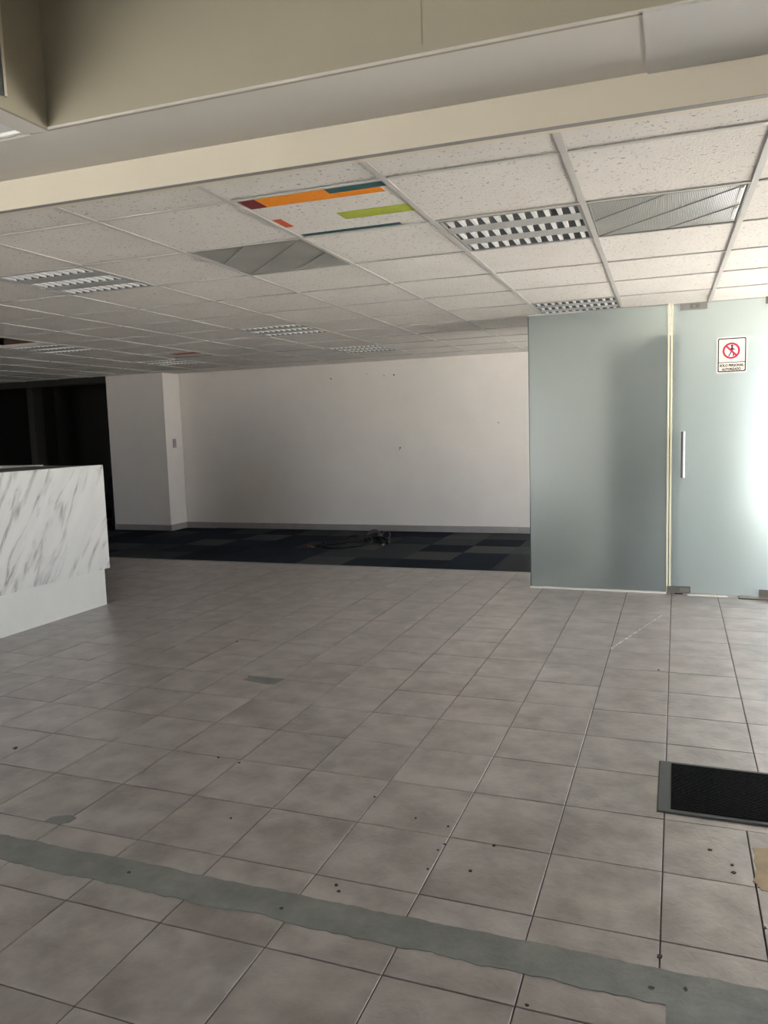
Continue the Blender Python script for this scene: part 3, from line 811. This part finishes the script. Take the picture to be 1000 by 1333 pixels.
# ------------------------------------------------------------------ reception desk
dk = thing('reception_desk', 'white marble reception desk with plain white plinth at the left edge', 'desk', (-4.215, 4.905, 0))
MB().bevel_box(-.035, -2.2, .292, 0, 0, 1.111, .001).build('marble_panel', 'marble', dk)
MB().box(-.065, -2.2, .0, -.030, -.028, .291).build('plinth', 'desk_white', dk)
MB().box(-.68, -2.2, 1.090, -.0355, -.071, 1.110).build('counter_top', 'counter_grey', dk)
MB().box(-1.05, -.070, .0, -.57, -.030, 1.119).build('return_panel', 'desk_white', dk)
MB().box(-.5695, -.070, .0, -.036, -.030, 1.109).build('end_panel', 'desk_white', dk)
MB().box(-.62, -2.2, .0, -.60, -.075, 1.089).build('inner_panel', 'desk_white', dk)

# ------------------------------------------------------------------ chair half hidden beside the pillar
ch = thing('office_chair', 'black chair barely seen between the reception desk and the pillar', 'chair', (-8.02, 9.50, -.0028))
bk = MB()
prof_c = [(-.20, 0), (-.235, .12), (-.235, .27), (-.20, .35), (-.12, .40), (0, .415), (.12, .40), (.20, .35), (.235, .27), (.235, .12), (.20, 0)]
xz(bk, [(a, .42 + b) for a, b in prof_c], -.03, .03).build('backrest', 'chair_black', ch, (0, .22, -.07))
sb_ = MB().quad_prism([(-.22, -.24), (.22, -.24), (.25, -.10), (.25, .16), (.20, .24), (-.20, .24), (-.25, .16), (-.25, -.10)], .40, .47)
sb_.build('seat', 'chair_black', ch)
MB().tube([(0, 0, .10), (0, 0, .40)], .03, 10).build('column', 'chair_black', ch)
for i in range(5):
    a = 2 * math.pi * i / 5 + .3
    leg = MB().tube([(0, 0, .10), (.28 * math.cos(a), .28 * math.sin(a), .065)], [.025, .016], 8).build('leg', 'chair_black', ch)
    MB().tube([(.28 * math.cos(a) - .012, .28 * math.sin(a), .028), (.28 * math.cos(a) + .012, .28 * math.sin(a), .028)], .0275, 12).build('caster', 'chair_black', leg)

# ------------------------------------------------------------------ light switch on the pillar
sw = thing('light_switch', 'small grey light switch on the side of the pillar', 'switch', (-6.6045, 9.165, 1.215))
MB().box(0, -.036, -.062, .006, .036, .062).build('plate', 'switch_plate', sw); MB().box(.006, -.014, -.030, .010, .014, .030).build('rocker', 'baseboard_tile', sw)

# ------------------------------------------------------------------ door mat
dm = thing('door_mat', 'black ribbed door mat with dark grey rubber border at the right edge', 'mat', (-.053, 2.655, 0))
MB().bevel_box(0, 0, .0002, .92, .418, .006, .004).build('rubber_border', 'rubber_grey', dm)
rb = MB(); nn = 46
for i in range(nn):
    y = .022 + i * (.374 / nn); rb.prism_axis([(y, .005), (y + .374 / nn * .82, .005), (y + .374 / nn * .62, .0098), (y + .374 / nn * .2, .0098)], .045, .875, 'X')
pile = rb.build('ribbed_pile', 'mat_pile', dm)

# ------------------------------------------------------------------ loose cables on the carpet
def wob(pts, n=60, amp=.008, lift=.006):
    out = []
    m = len(pts) - 1
    for i in range(n + 1):
        t = i / n * m; k = min(int(t), m - 1); f = t - k
        P = [Vector(pts[max(0, min(m, k + d))]) for d in (-1, 0, 1, 2)]
        q = .5 * ((2 * P[1]) + (-P[0] + P[2]) * f + (2 * P[0] - 5 * P[1] + 4 * P[2] - P[3]) * f * f + (-P[0] + 3 * P[1] - 3 * P[2] + P[3]) * f ** 3)
        out.append((q.x, q.y, max(q.z, lift)))
    return out
cb = thing('cable_bundle', 'tangle of loose black cables lying on the dark carpet', 'cables', (-3.55, 8.25, .003))
random.seed(3)
paths = [[(-.36, -.36, .012), (-.2, -.28, .02), (0, -.1, .035), (.12, .12, .05), (.22, .22, .03), (.36, .10, .015), (.42, -.12, .012)],
         [(-.33, -.34, .012), (-.16, -.24, .03), (.02, -.05, .05), (.10, .18, .06), (.24, .28, .04), (.40, .16, .02), (.45, -.02, .01)],
         [(-.20, -.40, .008), (-.02, -.42, .008), (.14, -.30, .008), (.24, -.10, .02), (.22, .08, .03), (.12, .18, .05)],
         [(-.30, -.30, .02), (-.10, -.16, .05), (.06, .04, .07), (.16, .22, .05), (.05, .25, .03)],
         [(-.26, -.38, .01), (-.08, -.22, .04), (.04, .0, .06), (.14, .16, .07), (.28, .20, .03), (.38, .0, .01)],
         [(-.24, -.34, .02), (-.14, -.08, .03), (-.12, .14, .05), (-.02, .20, .06), (.08, .10, .05)]]
for i, pth in enumerate(paths):
    MB().tube(wob(pth), .013 if i < 3 else .010, 7).build('cable', 'cable_black', cb, smooth=True)
for k, (x, y, a) in enumerate([(-.40, -.38, .4), (-.33, -.41, -.2), (.43, -.16, 1.2)]):
    MB().tube([(x, y, .014), (x + .05 * math.cos(a), y + .05 * math.sin(a), .016)], [.013, .009], 8).build('plug', 'plug_red' if k == 0 else 'cable_grey', cb)
for (x, y) in [(-.22, -.27), (-.1, -.18), (.13, .14)]:
    MB().tube([(x - .02, y + .016, .03), (x + .02, y - .016, .034)], .022, 8).build('cable_tie', 'cable_black', cb)
cc = thing('cable_coil', 'grey coiled cable resting on the black cables', 'cable', (-3.44, 8.665, .003))
for r, z in [(.10, .035), (.085, .05), (.07, .06), (.092, .02)]:
    MB().tube([(r * math.cos(2 * math.pi * i / 28), .55 * r * math.sin(2 * math.pi * i / 28), z + .045 * math.sin(2 * math.pi * i / 28)) for i in range(28)], .005, 6, closed=True).build('loop', 'cable_grey', cc, smooth=True)
MB().tube([(.17 + .05 * math.cos(2 * math.pi * i / 20), -.02 + .02 * math.sin(2 * math.pi * i / 20), .05 + .045 * math.sin(2 * math.pi * i / 20)) for i in range(20)], .004, 6, closed=True).build('loop', 'cable_grey', cc, smooth=True)
